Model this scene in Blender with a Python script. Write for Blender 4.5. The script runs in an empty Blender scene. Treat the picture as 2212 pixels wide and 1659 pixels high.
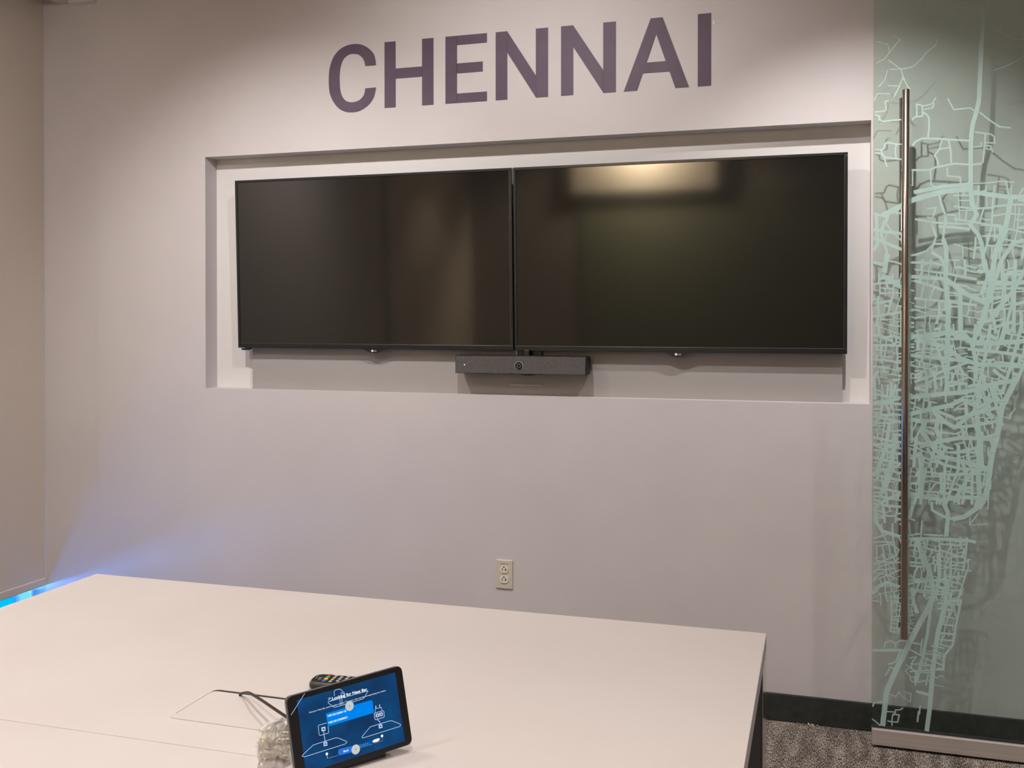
import bpy, bmesh, math, random
from mathutils import Vector, Matrix, Quaternion, noise
random.seed(7)
SC = bpy.context.scene
COL = SC.collection
V = Vector

# ------------------------------------------------------------------ camera
FPX, YAW, DIST, HORY, CAMH, PITCH = 2169.34, .304, 3.7319, 707.06, 1.4481, math.radians(.5)
CAM = V((0, -DIST, CAMH))
FW = V((-math.sin(YAW)*math.cos(PITCH), math.cos(YAW)*math.cos(PITCH), -math.sin(PITCH)))
RT = V((math.cos(YAW), math.sin(YAW), 0)); UP = RT.cross(FW)
cd = bpy.data.cameras.new('camera'); co = bpy.data.objects.new('camera', cd); COL.objects.link(co)
co.matrix_world = Matrix.Translation(CAM) @ Matrix((RT, UP, -FW)).transposed().to_4x4()
cd.sensor_fit = 'HORIZONTAL'; cd.sensor_width = 36; cd.lens = 36*FPX/2212
cd.shift_x = 0; cd.shift_y = (HORY-829.5)/2212
cd.clip_start = .02
SC.camera = co

# ------------------------------------------------------------------ light
SC.view_settings.view_transform = 'Standard'; SC.view_settings.look = 'None'
SC.view_settings.exposure = .08; SC.view_settings.gamma = 1
SC.view_settings.use_curve_mapping = False
w = bpy.data.worlds.new('world'); SC.world = w; w.use_nodes = True
w.node_tree.nodes['Background'].inputs[0].default_value = (.05, .10, .35, 1)
w.node_tree.nodes['Background'].inputs[1].default_value = .3

def spot(name, loc, power, angle, blend, color, radius=.05, aim=None):
    l = bpy.data.lights.new(name, 'SPOT'); l.energy = power; l.spot_size = math.radians(angle); l.spot_blend = blend
    l.color = color; l.shadow_soft_size = radius
    o = bpy.data.objects.new(name, l); COL.objects.link(o); o.location = loc
    if aim is not None:
        o.rotation_euler = (V(aim)-V(loc)).to_track_quat('-Z', 'Y').to_euler()
    return o
WARM = (1, .94, .905)
CEIL = 2.874
for lx, ly, pw, an, az in ((.12, -.92, 82, 82, 1.15), (-1.05, -1.35, 66, 118, 1.5), (-2.12, -1.40, 74, 84, 1.3), (1.38, -1.0, 95, 84, 1.1)):           # wall-washing downlights; the rightmost is a fill added to brighten behind the glass
    spot('wash_and_fill_light', (lx, ly, CEIL-.03), pw, an, 1., WARM, .014 if lx == .12 else .03, (lx, 0, az))
spot('wash_and_fill_light', (-2.55, -2.3, CEIL-.03), 112, 150, 1., WARM, .08, (-3.4, -1.7, 1.3))  # extra fill, added to lift the shade and the upper left wall
for lx, ly, pw in ((-1.7, -1.95, 42), (-.45, -1.95, 50), (-1.8, -3.1, 48), (-.45, -3.0, 50), (1.2, -2.6, 75), (-1.2, -4.4, 50), (1.3, -4.6, 50)):   # downlights over the table and the room
    spot('ceiling_downlight', (lx, ly, CEIL-.03), pw, 122, 1., WARM, .09, (lx, ly, 0))
spot('ceiling_downlight', (-1.66, -5.52, CEIL-.03), 420, 150, .4, (1, .80, .55), .12, (-1.66, -5.9, 2.3))
spot('ceiling_downlight', (-2.85, -4.7, CEIL-.03), 60, 80, .6, (1, .80, .58), .06, (-3.2, -4.7, 0))

# ------------------------------------------------------------------ projection helpers (pixels of the photograph onto real planes)
def ray(px, py): return FW + RT*((px-1106)/FPX) + UP*((HORY-py)/FPX)
def onY(px, py, y=0.):
    d = ray(px, py); return CAM + d*((y-CAM.y)/d.y)
def onZ(px, py, z=.74):
    d = ray(px, py); return CAM + d*((z-CAM.z)/d.z)
def onX(px, py, x):
    d = ray(px, py); return CAM + d*((x-CAM.x)/d.x)

# ------------------------------------------------------------------ materials
def srgb(r, g, b):
    f = lambda c: (c/255/12.92) if c/255 <= .04045 else ((c/255+.055)/1.055)**2.4
    return (f(r), f(g), f(b), 1)
def mat(name, col, rough=.5, metal=0., spec=.5, bump=None, **kw):
    m = bpy.data.materials.new(name); m.use_nodes = True
    n = m.node_tree.nodes; b = n['Principled BSDF']
    b.inputs['Base Color'].default_value = (*col[:3], 1); b.inputs['Roughness'].default_value = rough
    b.inputs['Metallic'].default_value = metal; b.inputs['Specular IOR Level'].default_value = spec
    for k, v in kw.items(): b.inputs[k.replace('_', ' ')].default_value = v
    if bump:
        sc, st = bump
        tc = n.new('ShaderNodeTexCoord'); t = n.new('ShaderNodeTexNoise'); t.inputs['Scale'].default_value = sc; t.inputs['Detail'].default_value = 4
        bp = n.new('ShaderNodeBump'); bp.inputs['Strength'].default_value = st; bp.inputs['Distance'].default_value = .002
        L = m.node_tree.links; L.new(tc.outputs['Object'], t.inputs['Vector']); L.new(t.outputs[0], bp.inputs['Height']); L.new(bp.outputs[0], b.inputs['Normal'])
    return m
def speckle(m, scale, c1, c2, vec=(1, 1, 1), lo=.35, hi=.65, detail=6):
    nt = m.node_tree; n = nt.nodes; L = nt.links; b = n['Principled BSDF']
    tc = n.new('ShaderNodeTexCoord'); mp = n.new('ShaderNodeMapping'); mp.inputs['Scale'].default_value = vec
    t = n.new('ShaderNodeTexNoise'); t.inputs['Scale'].default_value = scale; t.inputs['Detail'].default_value = detail
    r = n.new('ShaderNodeValToRGB'); r.color_ramp.elements[0].color = (*c1[:3], 1); r.color_ramp.elements[1].color = (*c2[:3], 1)
    r.color_ramp.elements[0].position = lo; r.color_ramp.elements[1].position = hi
    L.new(tc.outputs['Object'], mp.inputs[0]); L.new(mp.outputs[0], t.inputs['Vector']); L.new(t.outputs[0], r.inputs[0]); L.new(r.outputs[0], b.inputs['Base Color'])
    return m
def emis(name, col, s):
    m = bpy.data.materials.new(name); m.use_nodes = True; n = m.node_tree.nodes; n.clear()
    e = n.new('ShaderNodeEmission'); e.inputs[0].default_value = (*col[:3], 1); e.inputs[1].default_value = s
    o = n.new('ShaderNodeOutputMaterial'); m.node_tree.links.new(e.outputs[0], o.inputs[0]); return m

M = {}
M['wall'] = speckle(mat('wall_paint', (.6, .57, .58), .75, spec=.25, bump=(220, .12)), 2.2, (.60, .565, .575), (.63, .595, .60))
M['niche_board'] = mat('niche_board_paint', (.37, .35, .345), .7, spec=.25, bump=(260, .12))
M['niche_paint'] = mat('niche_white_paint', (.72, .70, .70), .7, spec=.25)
M['ceiling'] = mat('ceiling_paint', (.62, .6, .6), .85, bump=(90, .2))
M['backwall'] = mat('back_wall_paint', (.42, .39, .36), .7)
M['header'] = mat('pale_panel_paint', (.75, .70, .62), .7)
M['base'] = speckle(mat('rubber_base', (.02, .024, .021), .6), 40, (.018, .022, .019), (.03, .034, .030))
M['letters'] = speckle(mat('purple_letter_vinyl', (.09, .065, .1), .55, spec=.3), 14, (.100, .070, .108), (.112, .080, .120))
M['plastic_dark'] = mat('black_plastic', (.008, .009, .011), .32)
M['screen'] = mat('display_panel', (.010, .0095, .0085), .07, spec=.68)
M['grille'] = speckle(mat('speaker_grille', (.1, .09, .088), .85, bump=(900, .8)), 600, (.055, .05, .048), (.17, .155, .15), lo=.4, hi=.6)
M['matte_black'] = mat('matte_black', (.012, .013, .015), .5)
M['gloss_black'] = mat('lens_glass', (.003, .004, .004), .06)
M['white_ring'] = mat('pale_ring', (.7, .7, .68), .4)
M['logo'] = mat('logo_silver', (.75, .75, .74), .35)
M['led'] = emis('status_led', (1, 1, 1), 2.5)
M['table'] = speckle(mat('table_laminate', (.74, .68, .65), .42, spec=.35), 3, (.735, .665, .63), (.76, .695, .665))
M['table_edge'] = mat('table_edge_band', (.74, .69, .72), .4)
M['black_panel'] = mat('black_laminate', (.004, .005, .007), .5, spec=.2)
M['steel'] = mat('polished_steel', (.72, .70, .68), .12, metal=1)
M['bronze'] = speckle(mat('brushed_steel', (.42, .34, .29), .26, metal=1), 60, (.36, .30, .26), (.50, .42, .36), vec=(8, 8, .05))
M['rail'] = speckle(mat('brushed_aluminium', (.55, .50, .47), .42, metal=.55), 30, (.60, .54, .50), (.68, .62, .58), vec=(.05, 6, 6))
M['ivory'] = mat('ivory_plastic', (.66, .60, .49), .35)
M['ivory_light'] = mat('pale_ivory_plastic', (.80, .76, .67), .3)
M['slot'] = mat('slot_black', (.01, .01, .01), .6)
M['shade'] = speckle(mat('shade_fabric', (.5, .45, .4), .9, spec=.1, bump=(700, .35)), 900, (.74, .66, .59), (.80, .72, .65))
M['frame_blue'] = mat('window_frame_metal', (.12, .14, .22), .4, metal=.3)
M['cyan'] = emis('lit_cyan_panel', (.0, .50, .95), 1.05)
M['cyan2'] = emis('lit_pale_cyan_panel', (.16, .62, 1.), 1.15)
M['deepblue'] = mat('blue_facade', (.01, .05, .35), .5)
M['cable'] = mat('cable_rubber', (.03, .018, .02), .45)
M['rem'] = mat('remote_plastic', (.012, .010, .010), .38)
M['rem_side'] = mat('remote_side', (.06, .058, .055), .35)
M['btn'] = mat('button_rubber', (.45, .44, .43), .6)
for k, c in (('red', (.55, .03, .04)), ('green', (.03, .42, .12)), ('yellow', (.85, .50, .03)), ('blue', (.05, .12, .55))): M[k] = mat(k+'_button', c, .5)
M['tab'] = mat('tablet_body', (.010, .009, .011), .3)
M['tab_rim'] = mat('tablet_rim', (.10, .095, .10), .3)
M['s_bg'] = speckle(emis('x', (0, 0, 0), 1) if 0 else mat('screen_blue', (.0, .0, .0), .15), 1, (0, 0, 0), (0, 0, 0))
def screen_mat():
    m = bpy.data.materials.new('lit_screen_blue'); m.use_nodes = True; nt = m.node_tree; n = nt.nodes; b = n['Principled BSDF']
    b.inputs['Base Color'].default_value = (.005, .01, .02, 1); b.inputs['Roughness'].default_value = .12; b.inputs['Specular IOR Level'].default_value = .25
    tc = n.new('ShaderNodeTexCoord'); t = n.new('ShaderNodeTexNoise'); t.inputs['Scale'].default_value = 22; t.inputs['Detail'].default_value = 3
    r = n.new('ShaderNodeValToRGB'); r.color_ramp.elements[0].color = (.0, .022, .085, 1); r.color_ramp.elements[1].color = (.0, .055, .175, 1)
    r.color_ramp.elements[0].position = .3; r.color_ramp.elements[1].position = .7
    nt.links.new(tc.outputs['Object'], t.inputs['Vector']); nt.links.new(t.outputs[0], r.inputs[0]); nt.links.new(r.outputs[0], b.inputs['Emission Color'])
    b.inputs['Emission Strength'].default_value = 1
    return m
bpy.data.materials.remove(M.pop('s_bg'))
M['s_bg'] = screen_mat()
M['s_box'] = emis('screen_highlight_blue', (.0, .22, .80), 1)
M['s_btn'] = emis('screen_button_blue', (.02, .17, .66), 1)
M['s_btn2'] = emis('screen_dim_button', (.0, .10, .38), 1)
M['s_line'] = emis('screen_line', (.50, .62, .86), 1)
M['s_dim'] = emis('screen_dim_line', (.16, .27, .48), 1)
M['s_white'] = emis('screen_white', (.92, .95, 1.), 1)
M['s_grey'] = emis('screen_grey', (.55, .56, .56), 1)
M['s_dark'] = emis('screen_dark', (.02, .03, .05), 1)
M['connector'] = mat('pale_connector_plastic', (.55, .48, .40), .4)
M['adapter'] = mat('white_adapter_plastic', (.72, .64, .54), .4)
M['tag_green'] = mat('green_sticker', (.35, .36, .14), .6)
M['crumb'] = mat('crumb', (.55, .46, .31), .9)
M['chip'] = mat('paint_chip', (.85, .83, .78), .6)

def glass_mat(name, tint, refl=.05):
    m = bpy.data.materials.new(name); m.use_nodes = True; nt = m.node_tree; n = nt.nodes; n.clear()
    tr = n.new('ShaderNodeBsdfTransparent'); tr.inputs[0].default_value = (*tint, 1)
    gl = n.new('ShaderNodeBsdfGlossy'); gl.inputs['Roughness'].default_value = .02
    lw = n.new('ShaderNodeLayerWeight'); pw_ = n.new('ShaderNodeMath'); pw_.operation = 'POWER'; pw_.inputs[1].default_value = 5
    nt.links.new(lw.outputs['Facing'], pw_.inputs[0]); fr = n.new('ShaderNodeMath'); fr.operation = 'MULTIPLY_ADD'; fr.inputs[1].default_value = .9; fr.inputs[2].default_value = .04
    nt.links.new(pw_.outputs[0], fr.inputs[0])
    mx = n.new('ShaderNodeMixShader'); o = n.new('ShaderNodeOutputMaterial')
    nt.links.new(fr.outputs[0], mx.inputs[0]); nt.links.new(tr.outputs[0], mx.inputs[1]); nt.links.new(gl.outputs[0], mx.inputs[2]); nt.links.new(mx.outputs[0], o.inputs[0])
    return m
M['glass'] = glass_mat('green_tinted_glass', (.90, .955, .93))
M['win_glass'] = glass_mat('clear_window_glass', (.9, .95, .97))
M['glass_dark'] = mat('dark_green_glass', (.30, .33, .24), .35)
def film_mat(name, col, a_tr, a_transl, gloss=0., fade=None):
    m = bpy.data.materials.new(name); m.use_nodes = True; nt = m.node_tree; n = nt.nodes; n.clear()
    tr = n.new('ShaderNodeBsdfTransparent'); di = n.new('ShaderNodeBsdfDiffuse'); tl = n.new('ShaderNodeBsdfTranslucent')
    di.inputs[0].default_value = (*col, 1); tl.inputs[0].default_value = (*col, 1)
    m1 = n.new('ShaderNodeMixShader'); m1.inputs[0].default_value = a_transl
    m2 = n.new('ShaderNodeMixShader'); m2.inputs[0].default_value = a_tr
    o = n.new('ShaderNodeOutputMaterial')
    L = nt.links; L.new(di.outputs[0], m1.inputs[1]); L.new(tl.outputs[0], m1.inputs[2])
    L.new(m1.outputs[0], m2.inputs[1]); L.new(tr.outputs[0], m2.inputs[2])
    last = m2
    if fade:                                              # the print thins out towards its top edge
        gp = n.new('ShaderNodeNewGeometry'); sx_ = n.new('ShaderNodeSeparateXYZ'); mr = n.new('ShaderNodeMapRange')
        for k_, v_ in ((1, fade[0]), (2, fade[1]), (3, a_tr), (4, .88)): mr.inputs[k_].default_value = v_
        L.new(gp.outputs['Position'], sx_.inputs[0]); L.new(sx_.outputs['Z'], mr.inputs[0]); L.new(mr.outputs[0], m2.inputs[0])
    if gloss:
        gl = n.new('ShaderNodeBsdfGlossy'); gl.inputs['Roughness'].default_value = .12
        lw = n.new('ShaderNodeLayerWeight'); lw.inputs[0].default_value = gloss
        m3 = n.new('ShaderNodeMixShader'); L.new(lw.outputs['Facing'], m3.inputs[0]); L.new(m2.outputs[0], m3.inputs[1]); L.new(gl.outputs[0], m3.inputs[2]); last = m3
    L.new(last.outputs[0], o.inputs[0]); return m
M['film'] = film_mat('frosted_film', (.60, .80, .76), .16, .35, fade=(2.12, 2.42))
M['haze'] = film_mat('thin_frosted_film', (.60, .80, .76), .62, .35)
M['bag'] = film_mat('clear_plastic_film', (.84, .78, .70), .80, .4, gloss=.25)
M['bag_zip'] = film_mat('zip_strip_plastic', (1., .97, .90), .04, .15, gloss=.2)

def carpet():
    m = bpy.data.materials.new('ribbed_carpet'); m.use_nodes = True; nt = m.node_tree; n = nt.nodes; L = nt.links; b = n['Principled BSDF']
    b.inputs['Roughness'].default_value = .95; b.inputs['Specular IOR Level'].default_value = .1
    tc = n.new('ShaderNodeTexCoord')
    mp = n.new('ShaderNodeMapping'); mp.inputs['Scale'].default_value = (420, 75, 1); L.new(tc.outputs['Object'], mp.inputs[0])
    t1 = n.new('ShaderNodeTexNoise'); t1.inputs['Scale'].default_value = 1; t1.inputs['Detail'].default_value = 3; L.new(mp.outputs[0], t1.inputs['Vector'])
    mp2 = n.new('ShaderNodeMapping'); mp2.inputs['Rotation'].default_value = (0, 0, .75); mp2.inputs['Scale'].default_value = (26, 5, 1); L.new(tc.outputs['Object'], mp2.inputs[0])
    t2 = n.new('ShaderNodeTexNoise'); t2.inputs['Scale'].default_value = 1; t2.inputs['Detail'].default_value = 3; t2.inputs['Distortion'].default_value = .8; L.new(mp2.outputs[0], t2.inputs['Vector'])
    r1 = n.new('ShaderNodeValToRGB'); e = r1.color_ramp.elements
    e[0].position = .38; e[0].color = (.035, .028, .024, 1); e[1].position = .66; e[1].color = (.52, .45, .39, 1)
    mi = e.new(.5); mi.color = (.17, .14, .122, 1)
    ad = n.new('ShaderNodeMath'); ad.operation = 'MULTIPLY_ADD'; ad.inputs[1].default_value = .28; L.new(t2.outputs[0], ad.inputs[0])
    sb = n.new('ShaderNodeMath'); sb.operation = 'SUBTRACT'; sb.inputs[1].default_value = .14; L.new(t1.outputs[0], sb.inputs[0]); L.new(sb.outputs[0], ad.inputs[2])
    L.new(ad.outputs[0], r1.inputs[0]); L.new(r1.outputs[0], b.inputs['Base Color'])
    bp = n.new('ShaderNodeBump'); bp.inputs['Strength'].default_value = .9; bp.inputs['Distance'].default_value = .004
    L.new(t1.outputs[0], bp.inputs['Height']); L.new(bp.outputs[0], b.inputs['Normal'])
    return m
M['carpet'] = carpet()

# ------------------------------------------------------------------ mesh builder
class MB:
    def __init__(s): s.bm = bmesh.new()
    def _face(s, vs, mi=0, smooth=False):
        try:
            f = s.bm.faces.new(vs); f.material_index = mi; f.smooth = smooth; return f
        except ValueError: return None
    def poly(s, pts, mi=0): return s._face([s.bm.verts.new(p) for p in pts], mi)
    def box(s, lo, hi, mi=0, bev=0., seg=2):
        lo, hi = V(lo), V(hi)
        vs = [s.bm.verts.new((x, y, z)) for x in (lo.x, hi.x) for y in (lo.y, hi.y) for z in (lo.z, hi.z)]
        idx = ((0, 1, 3, 2), (4, 6, 7, 5), (0, 4, 5, 1), (2, 3, 7, 6), (0, 2, 6, 4), (1, 5, 7, 3))
        fs = [s._face([vs[i] for i in q], mi) for q in idx]
        if bev:
            es = list({e for f in fs for e in f.edges})
            r = bmesh.ops.bevel(s.bm, geom=es, offset=bev, segments=seg, affect='EDGES', profile=.5)
            for f in r['faces']: f.material_index = mi
        return s
    def prism(s, pts, ext, mi=0, smooth_side=False):
        """closed outline pts (3D, planar) extruded by vector ext"""
        ext = V(ext); a = [s.bm.verts.new(p) for p in pts]; b = [s.bm.verts.new(V(p)+ext) for p in pts]; n = len(a)
        s._face(a[::-1], mi); s._face(b, mi)
        for i in range(n): s._face([a[i], a[(i+1) % n], b[(i+1) % n], b[i]], mi, smooth_side)
        return s
    def tube(s, pts, r, mi=0, seg=10, cap=True, flat=1.):
        pts = [V(p) for p in pts]; rings = []
        up = V((0, 0, 1))
        for i, p in enumerate(pts):
            t = (pts[min(i+1, len(pts)-1)]-pts[max(i-1, 0)]).normalized()
            a = t.cross(up) if abs(t.dot(up)) < .95 else t.cross(V((0, 1, 0))); a.normalize(); b = t.cross(a).normalized()
            rr = r[i] if isinstance(r, (list, tuple)) else r
            rings.append([s.bm.verts.new(p + a*math.cos(k*2*math.pi/seg)*rr + b*math.sin(k*2*math.pi/seg)*rr*flat) for k in range(seg)])
        for i in range(len(rings)-1):
            for k in range(seg): s._face([rings[i][k], rings[i][(k+1) % seg], rings[i+1][(k+1) % seg], rings[i+1][k]], mi, True)
        if cap: s._face(rings[0][::-1], mi); s._face(rings[-1], mi)
        return s
    def disc(s, c, ex, ey, r, mi=0, n=28, ry=None, h=None):
        ry = ry or r; c = V(c)
        pts = [c + V(ex)*math.cos(2*math.pi*k/n)*r + V(ey)*math.sin(2*math.pi*k/n)*ry for k in range(n)]
        if h is None: s.poly(pts, mi)
        else: s.prism(pts, h, mi, True)
        return s
    def ribbon(s, pts, wd, nrm, mi=0, off=0.):
        """flat strip along pts, mitred, lying in the plane with normal nrm"""
        nrm = V(nrm); pts = [V(p) for p in pts]; L, R = [], []
        for i, p in enumerate(pts):
            d0 = (p-pts[i-1]).normalized() if i else None; d1 = (pts[i+1]-p).normalized() if i < len(pts)-1 else None
            d = (d0 or d1) if (d0 is None or d1 is None) else (d0+d1)
            if d.length < 1e-6: d = d1
            d.normalize(); nn = nrm.cross(d).normalized(); k = 1.
            if d0 is not None and d1 is not None: k = 1/max(.55, nn.dot(nrm.cross(d1).normalized()))
            L.append(s.bm.verts.new(p+nn*wd*.5*k+nrm*off)); R.append(s.bm.verts.new(p-nn*wd*.5*k+nrm*off))
        for i in range(len(pts)-1): s._face([L[i], R[i], R[i+1], L[i+1]], mi)
        return s
    def text(s, txt, o, ex, ey, size, width=None, mi=0, ext=None, bold=0.):
        cu = bpy.data.curves.new('t', 'FONT'); cu.body = txt; cu.size = 1; cu.offset = bold
        ob = bpy.data.objects.new('t', cu); me = bpy.data.meshes.new_from_object(ob)
        xs = [v.co.x for v in me.vertices]; x0, x1 = min(xs), max(xs)
        sx = (width/(x1-x0)) if width else size
        vs = [s.bm.verts.new(V(o)+V(ex)*((v.co.x-x0)*sx)+V(ey)*(v.co.y*size)) for v in me.vertices]
        for p in me.polygons: s._face([vs[i] for i in p.vertices], mi)
        bpy.data.objects.remove(ob); bpy.data.meshes.remove(me); bpy.data.curves.remove(cu)
        return s
    def build(s, name, mats, parent=None, recalc=False, label=None, cat=None, group=None, kind=None, loc=None):
        if recalc: bmesh.ops.recalc_face_normals(s.bm, faces=s.bm.faces[:])
        me = bpy.data.meshes.new(name)
        base = V(loc) if loc is not None else None
        if base is None and parent is not None: base = parent.location.copy() if not parent.parent else parent['_b']
        if isinstance(base, V) or base is not None: bmesh.ops.translate(s.bm, verts=s.bm.verts[:], vec=-V(base))
        s.bm.to_mesh(me); s.bm.free()
        for m in (mats if isinstance(mats, (list, tuple)) else [mats]): me.materials.append(m)
        o = bpy.data.objects.new(name, me); COL.objects.link(o)
        if parent is not None: o.parent = parent
        elif base is not None: o.location = base
        tag(o, label, cat, group, kind); return o
def tag(o, label=None, cat=None, group=None, kind=None):
    for k, v in (('label', label), ('category', cat), ('group', group), ('kind', kind)):
        if v: o[k] = v
def thing(name, loc, label, cat, group=None):
    o = bpy.data.objects.new(name, None); COL.objects.link(o); o.location = loc; o.empty_display_size = .05
    tag(o, label, cat, group); return o
def child(mb, name, mats, root, parent=None, label=None):
    """part in world coordinates below thing `root` (or below `parent`, itself a part sitting at the root's origin)"""
    bmesh.ops.translate(mb.bm, verts=mb.bm.verts[:], vec=-root.location)
    me = bpy.data.meshes.new(name); mb.bm.to_mesh(me); mb.bm.free()
    for m in (mats if isinstance(mats, (list, tuple)) else [mats]): me.materials.append(m)
    o = bpy.data.objects.new(name, me); COL.objects.link(o); o.parent = parent or root
    tag(o, label); return o
def struct(mb, name, m): return mb.build(name, m, kind='structure')

# ------------------------------------------------------------------ room shell
NL, NR, NT, NB, ND = -2.5537, .1453, 2.142, 1.147, .085     # screen niche
XL = -3.113                                                # where the furred-out screen wall ends on the left
XR, YB = 2.9, -5.9
b = MB()
b.box((XL, 0, 0), (NL, .25, 3.1)); b.box((NR, 0, 0), (XR, .25, 3.1))
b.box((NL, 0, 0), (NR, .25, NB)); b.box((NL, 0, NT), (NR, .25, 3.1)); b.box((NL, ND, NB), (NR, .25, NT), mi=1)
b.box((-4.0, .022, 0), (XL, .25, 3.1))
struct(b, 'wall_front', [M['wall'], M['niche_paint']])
b = MB(); b.box((-3.62, YB-.2, -.12), (XR+.2, .25, 0)); struct(b, 'floor', M['carpet'])
b = MB(); b.box((-3.328, YB-.2, CEIL), (XR+.2, .25, 3.0)); b.box((-3.7, YB-.2, 3.04), (-3.328, .25, 3.1)); struct(b, 'ceiling', M['ceiling'])
b = MB(); b.box((XR, YB-.2, 0), (XR+.2, 0, 3.1)); struct(b, 'wall_right', M['wall'])
b = MB(); b.box((-3.62, YB-.2, 0), (XR, YB, 3.1)); struct(b, 'wall_back', M['backwall'])
b = MB(); b.box((-2.36, YB, 2.28), (-.98, YB+.12, CEIL)); struct(b, 'trim_1', M['header'])
b = MB(); b.box((-2.3, YB, 0), (.62, YB+.03, 2.26)); struct(b, 'window_1', M['glass_dark'])
# left wall: slim solid strip above the opening and low sill, glazing between
b = MB(); b.box((-3.70, YB-.2, 2.9), (-3.60, .03, 3.1)); b.box((-3.70, YB-.2, -.12), (-3.60, .03, .06)); struct(b, 'wall_left', M['wall'])
b = MB()
for y in (.02, -.95, -1.95, -2.95, -3.95, -4.95): b.box((-3.68, y-.07, .06), (-3.62, y, 2.9))
b.box((-3.68, YB, .06), (-3.62, .02, .10)); b.box((-3.68, YB, 2.85), (-3.62, .02, 2.9))
wf = struct(b, 'window_2', M['frame_blue'])
b = MB(); b.box((-3.655, YB, .08), (-3.645, .0, 2.88)); o = b.build('window_pane', M['win_glass']); o.parent = wf
# rubber skirting
b = MB(); b.box((XL, -.010, 0), (XR, 0, .099), bev=.003); struct(b, 'baseboard_front', M['base'])
# grey board let into the niche behind the displays
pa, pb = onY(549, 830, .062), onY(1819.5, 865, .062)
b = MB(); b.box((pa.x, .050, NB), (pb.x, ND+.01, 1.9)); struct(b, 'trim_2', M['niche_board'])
# bright metal wall angle where the ceiling meets the wall
b = MB(); b.box((-3.25, -.02, CEIL-.012), (XL, .022, CEIL+.001)); struct(b, 'trim_3', M['white_ring'])
# cable plate outline just under the sound bar
p, q = onY(1103, 829.5, .062), onY(1170, 832.5, .062)
b = MB(); b.box((p.x, .046, q.z), (q.x, .052, p.z), bev=.001); struct(b, 'trim_4', M['wall'])

# ------------------------------------------------------------------ wall lettering
def P(px, py): return onY(px, py, 0.)
lt = thing('wall_lettering', (-1.19, 0, 2.299), 'large flat purple capital letters reading CHENNAI above the screen niche', 'sign')
ZB, ZT = 2.3005, 2.5655
def lx(px, py=160): return P(px, py).x
def letter(polys, name='letter', lab=None):
    b = MB()
    for pl in polys: b.prism([V((x, .0005, z)) for x, z in pl], (0, -.0025, 0))
    child(b, name, M['letters'], lt, label=lab)
H = ZT-ZB
def rect(x0, x1, z0, z1): return [(x0, z0), (x1, z0), (x1, z1), (x0, z1)]
def zz(px, py): return P(px, py).z
# C
def smooth_curve(pts, n=7):
    out = []
    for i in range(len(pts)-1):
        p0 = pts[max(i-1, 0)]; p1 = pts[i]; p2 = pts[i+1]; p3 = pts[min(i+2, len(pts)-1)]
        for k in range(n):
            t = k/n
            out.append(tuple(.5*((2*p1[j])+(-p0[j]+p2[j])*t+(2*p0[j]-5*p1[j]+4*p2[j]-p3[j])*t*t+(-p0[j]+3*p1[j]-3*p2[j]+p3[j])*t**3) for j in (0, 1)))
    out.append(pts[-1]); return out
cc = lambda x, y: (690+x/5.027, y/5.027)
outer = [cc(*q) for q in ((615, 708), (597, 600), (540, 530), (470, 490), (395, 478), (300, 495), (215, 545), (150, 630), (112, 750), (103, 880), (112, 1000), (145, 1090), (200, 1165), (265, 1207), (340, 1220), (430, 1207), (505, 1165), (560, 1110), (597, 1040), (615, 950))]
inner = [cc(*q) for q in ((500, 960), (485, 1030), (445, 1080), (400, 1103), (345, 1112), (290, 1095), (250, 1050), (228, 980), (220, 880), (222, 790), (238, 700), (270, 635), (320, 595), (375, 585), (430, 595), (470, 630), (490, 670), (500, 717))]
pl = smooth_curve(outer, 4)+smooth_curve(inner, 4)
letter([[(P(*q).x, P(*q).z) for q in pl]], lab='letter C')
zt = zz(880, 148); za = zz(880, 168)
x = [lx(v) for v in (831, 854.7, 912, 936.5)]
letter([rect(x[0], x[1], ZB, ZT), rect(x[2], x[3], ZB, ZT), rect(x[1]-.001, x[2]+.001, zz(855, 170), zz(855, 148.2))], lab='letter H')
x = [lx(v) for v in (962.5, 987.4, 1052, 1043)]
letter([rect(x[0], x[1], ZB, ZT), rect(x[1]-.001, x[2], zz(988, 97.5), ZT), rect(x[1]-.001, x[3], zz(988, 158.6), zz(988, 137.3)), rect(x[1]-.001, x[2], ZB, zz(988, 202.3))], lab='letter E')
def en(a, b_, c, d, u, l, lab):
    x = [lx(v) for v in (a, b_, c, d)]
    letter([rect(x[0], x[1], ZB, ZT), rect(x[2], x[3], ZB, ZT), [(x[1]-.0005, zz(b_, l)), (x[2]+.0005, ZB), (x[2]+.0005, zz(c, u)), (x[1]-.0005, ZT)]], lab=lab)
en(1071, 1096, 1157.7, 1184, 163.7, 113.4, 'letter N, left one of the two')
en(1212.1, 1238.4, 1303.2, 1330.3, 152.3, 101, 'letter N, right one of the two')
x = [lx(v) for v in (1347.6, 1376, 1405.6, 1431.2, 1459, 1488.4, 1388.7, 1446.3, 1396.8, 1438, 1417.6)]
zo, zi, za_ = zz(1388.7, 158.7), zz(1396.8, 135.3), zz(1417.6, 73.6)
letter([[(x[0], ZB), (x[1], ZB), (x[6], zo), (x[8], zi), (x[10], za_), (x[10], ZT), (x[2], ZT)], [(x[10], ZT), (x[10], za_), (x[9], zi), (x[7], zo), (x[4], ZB), (x[5], ZB), (x[3], ZT)], [(x[6], zo), (x[7], zo), (x[9], zi), (x[8], zi)]], lab='letter A')
letter([rect(lx(1507.3), lx(1535.8), ZB, ZT)], lab='letter I')
b = MB(); p = P(1542, 49); b.disc(p, (1, 0, 0), (0, 0, 1), .0032, ry=.008, h=(0, -.0015, 0))
b.build('paint_chip', M['chip'], loc=p, label='tiny white paint chip on the wall right of the last letter', cat='paint mark')

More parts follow.
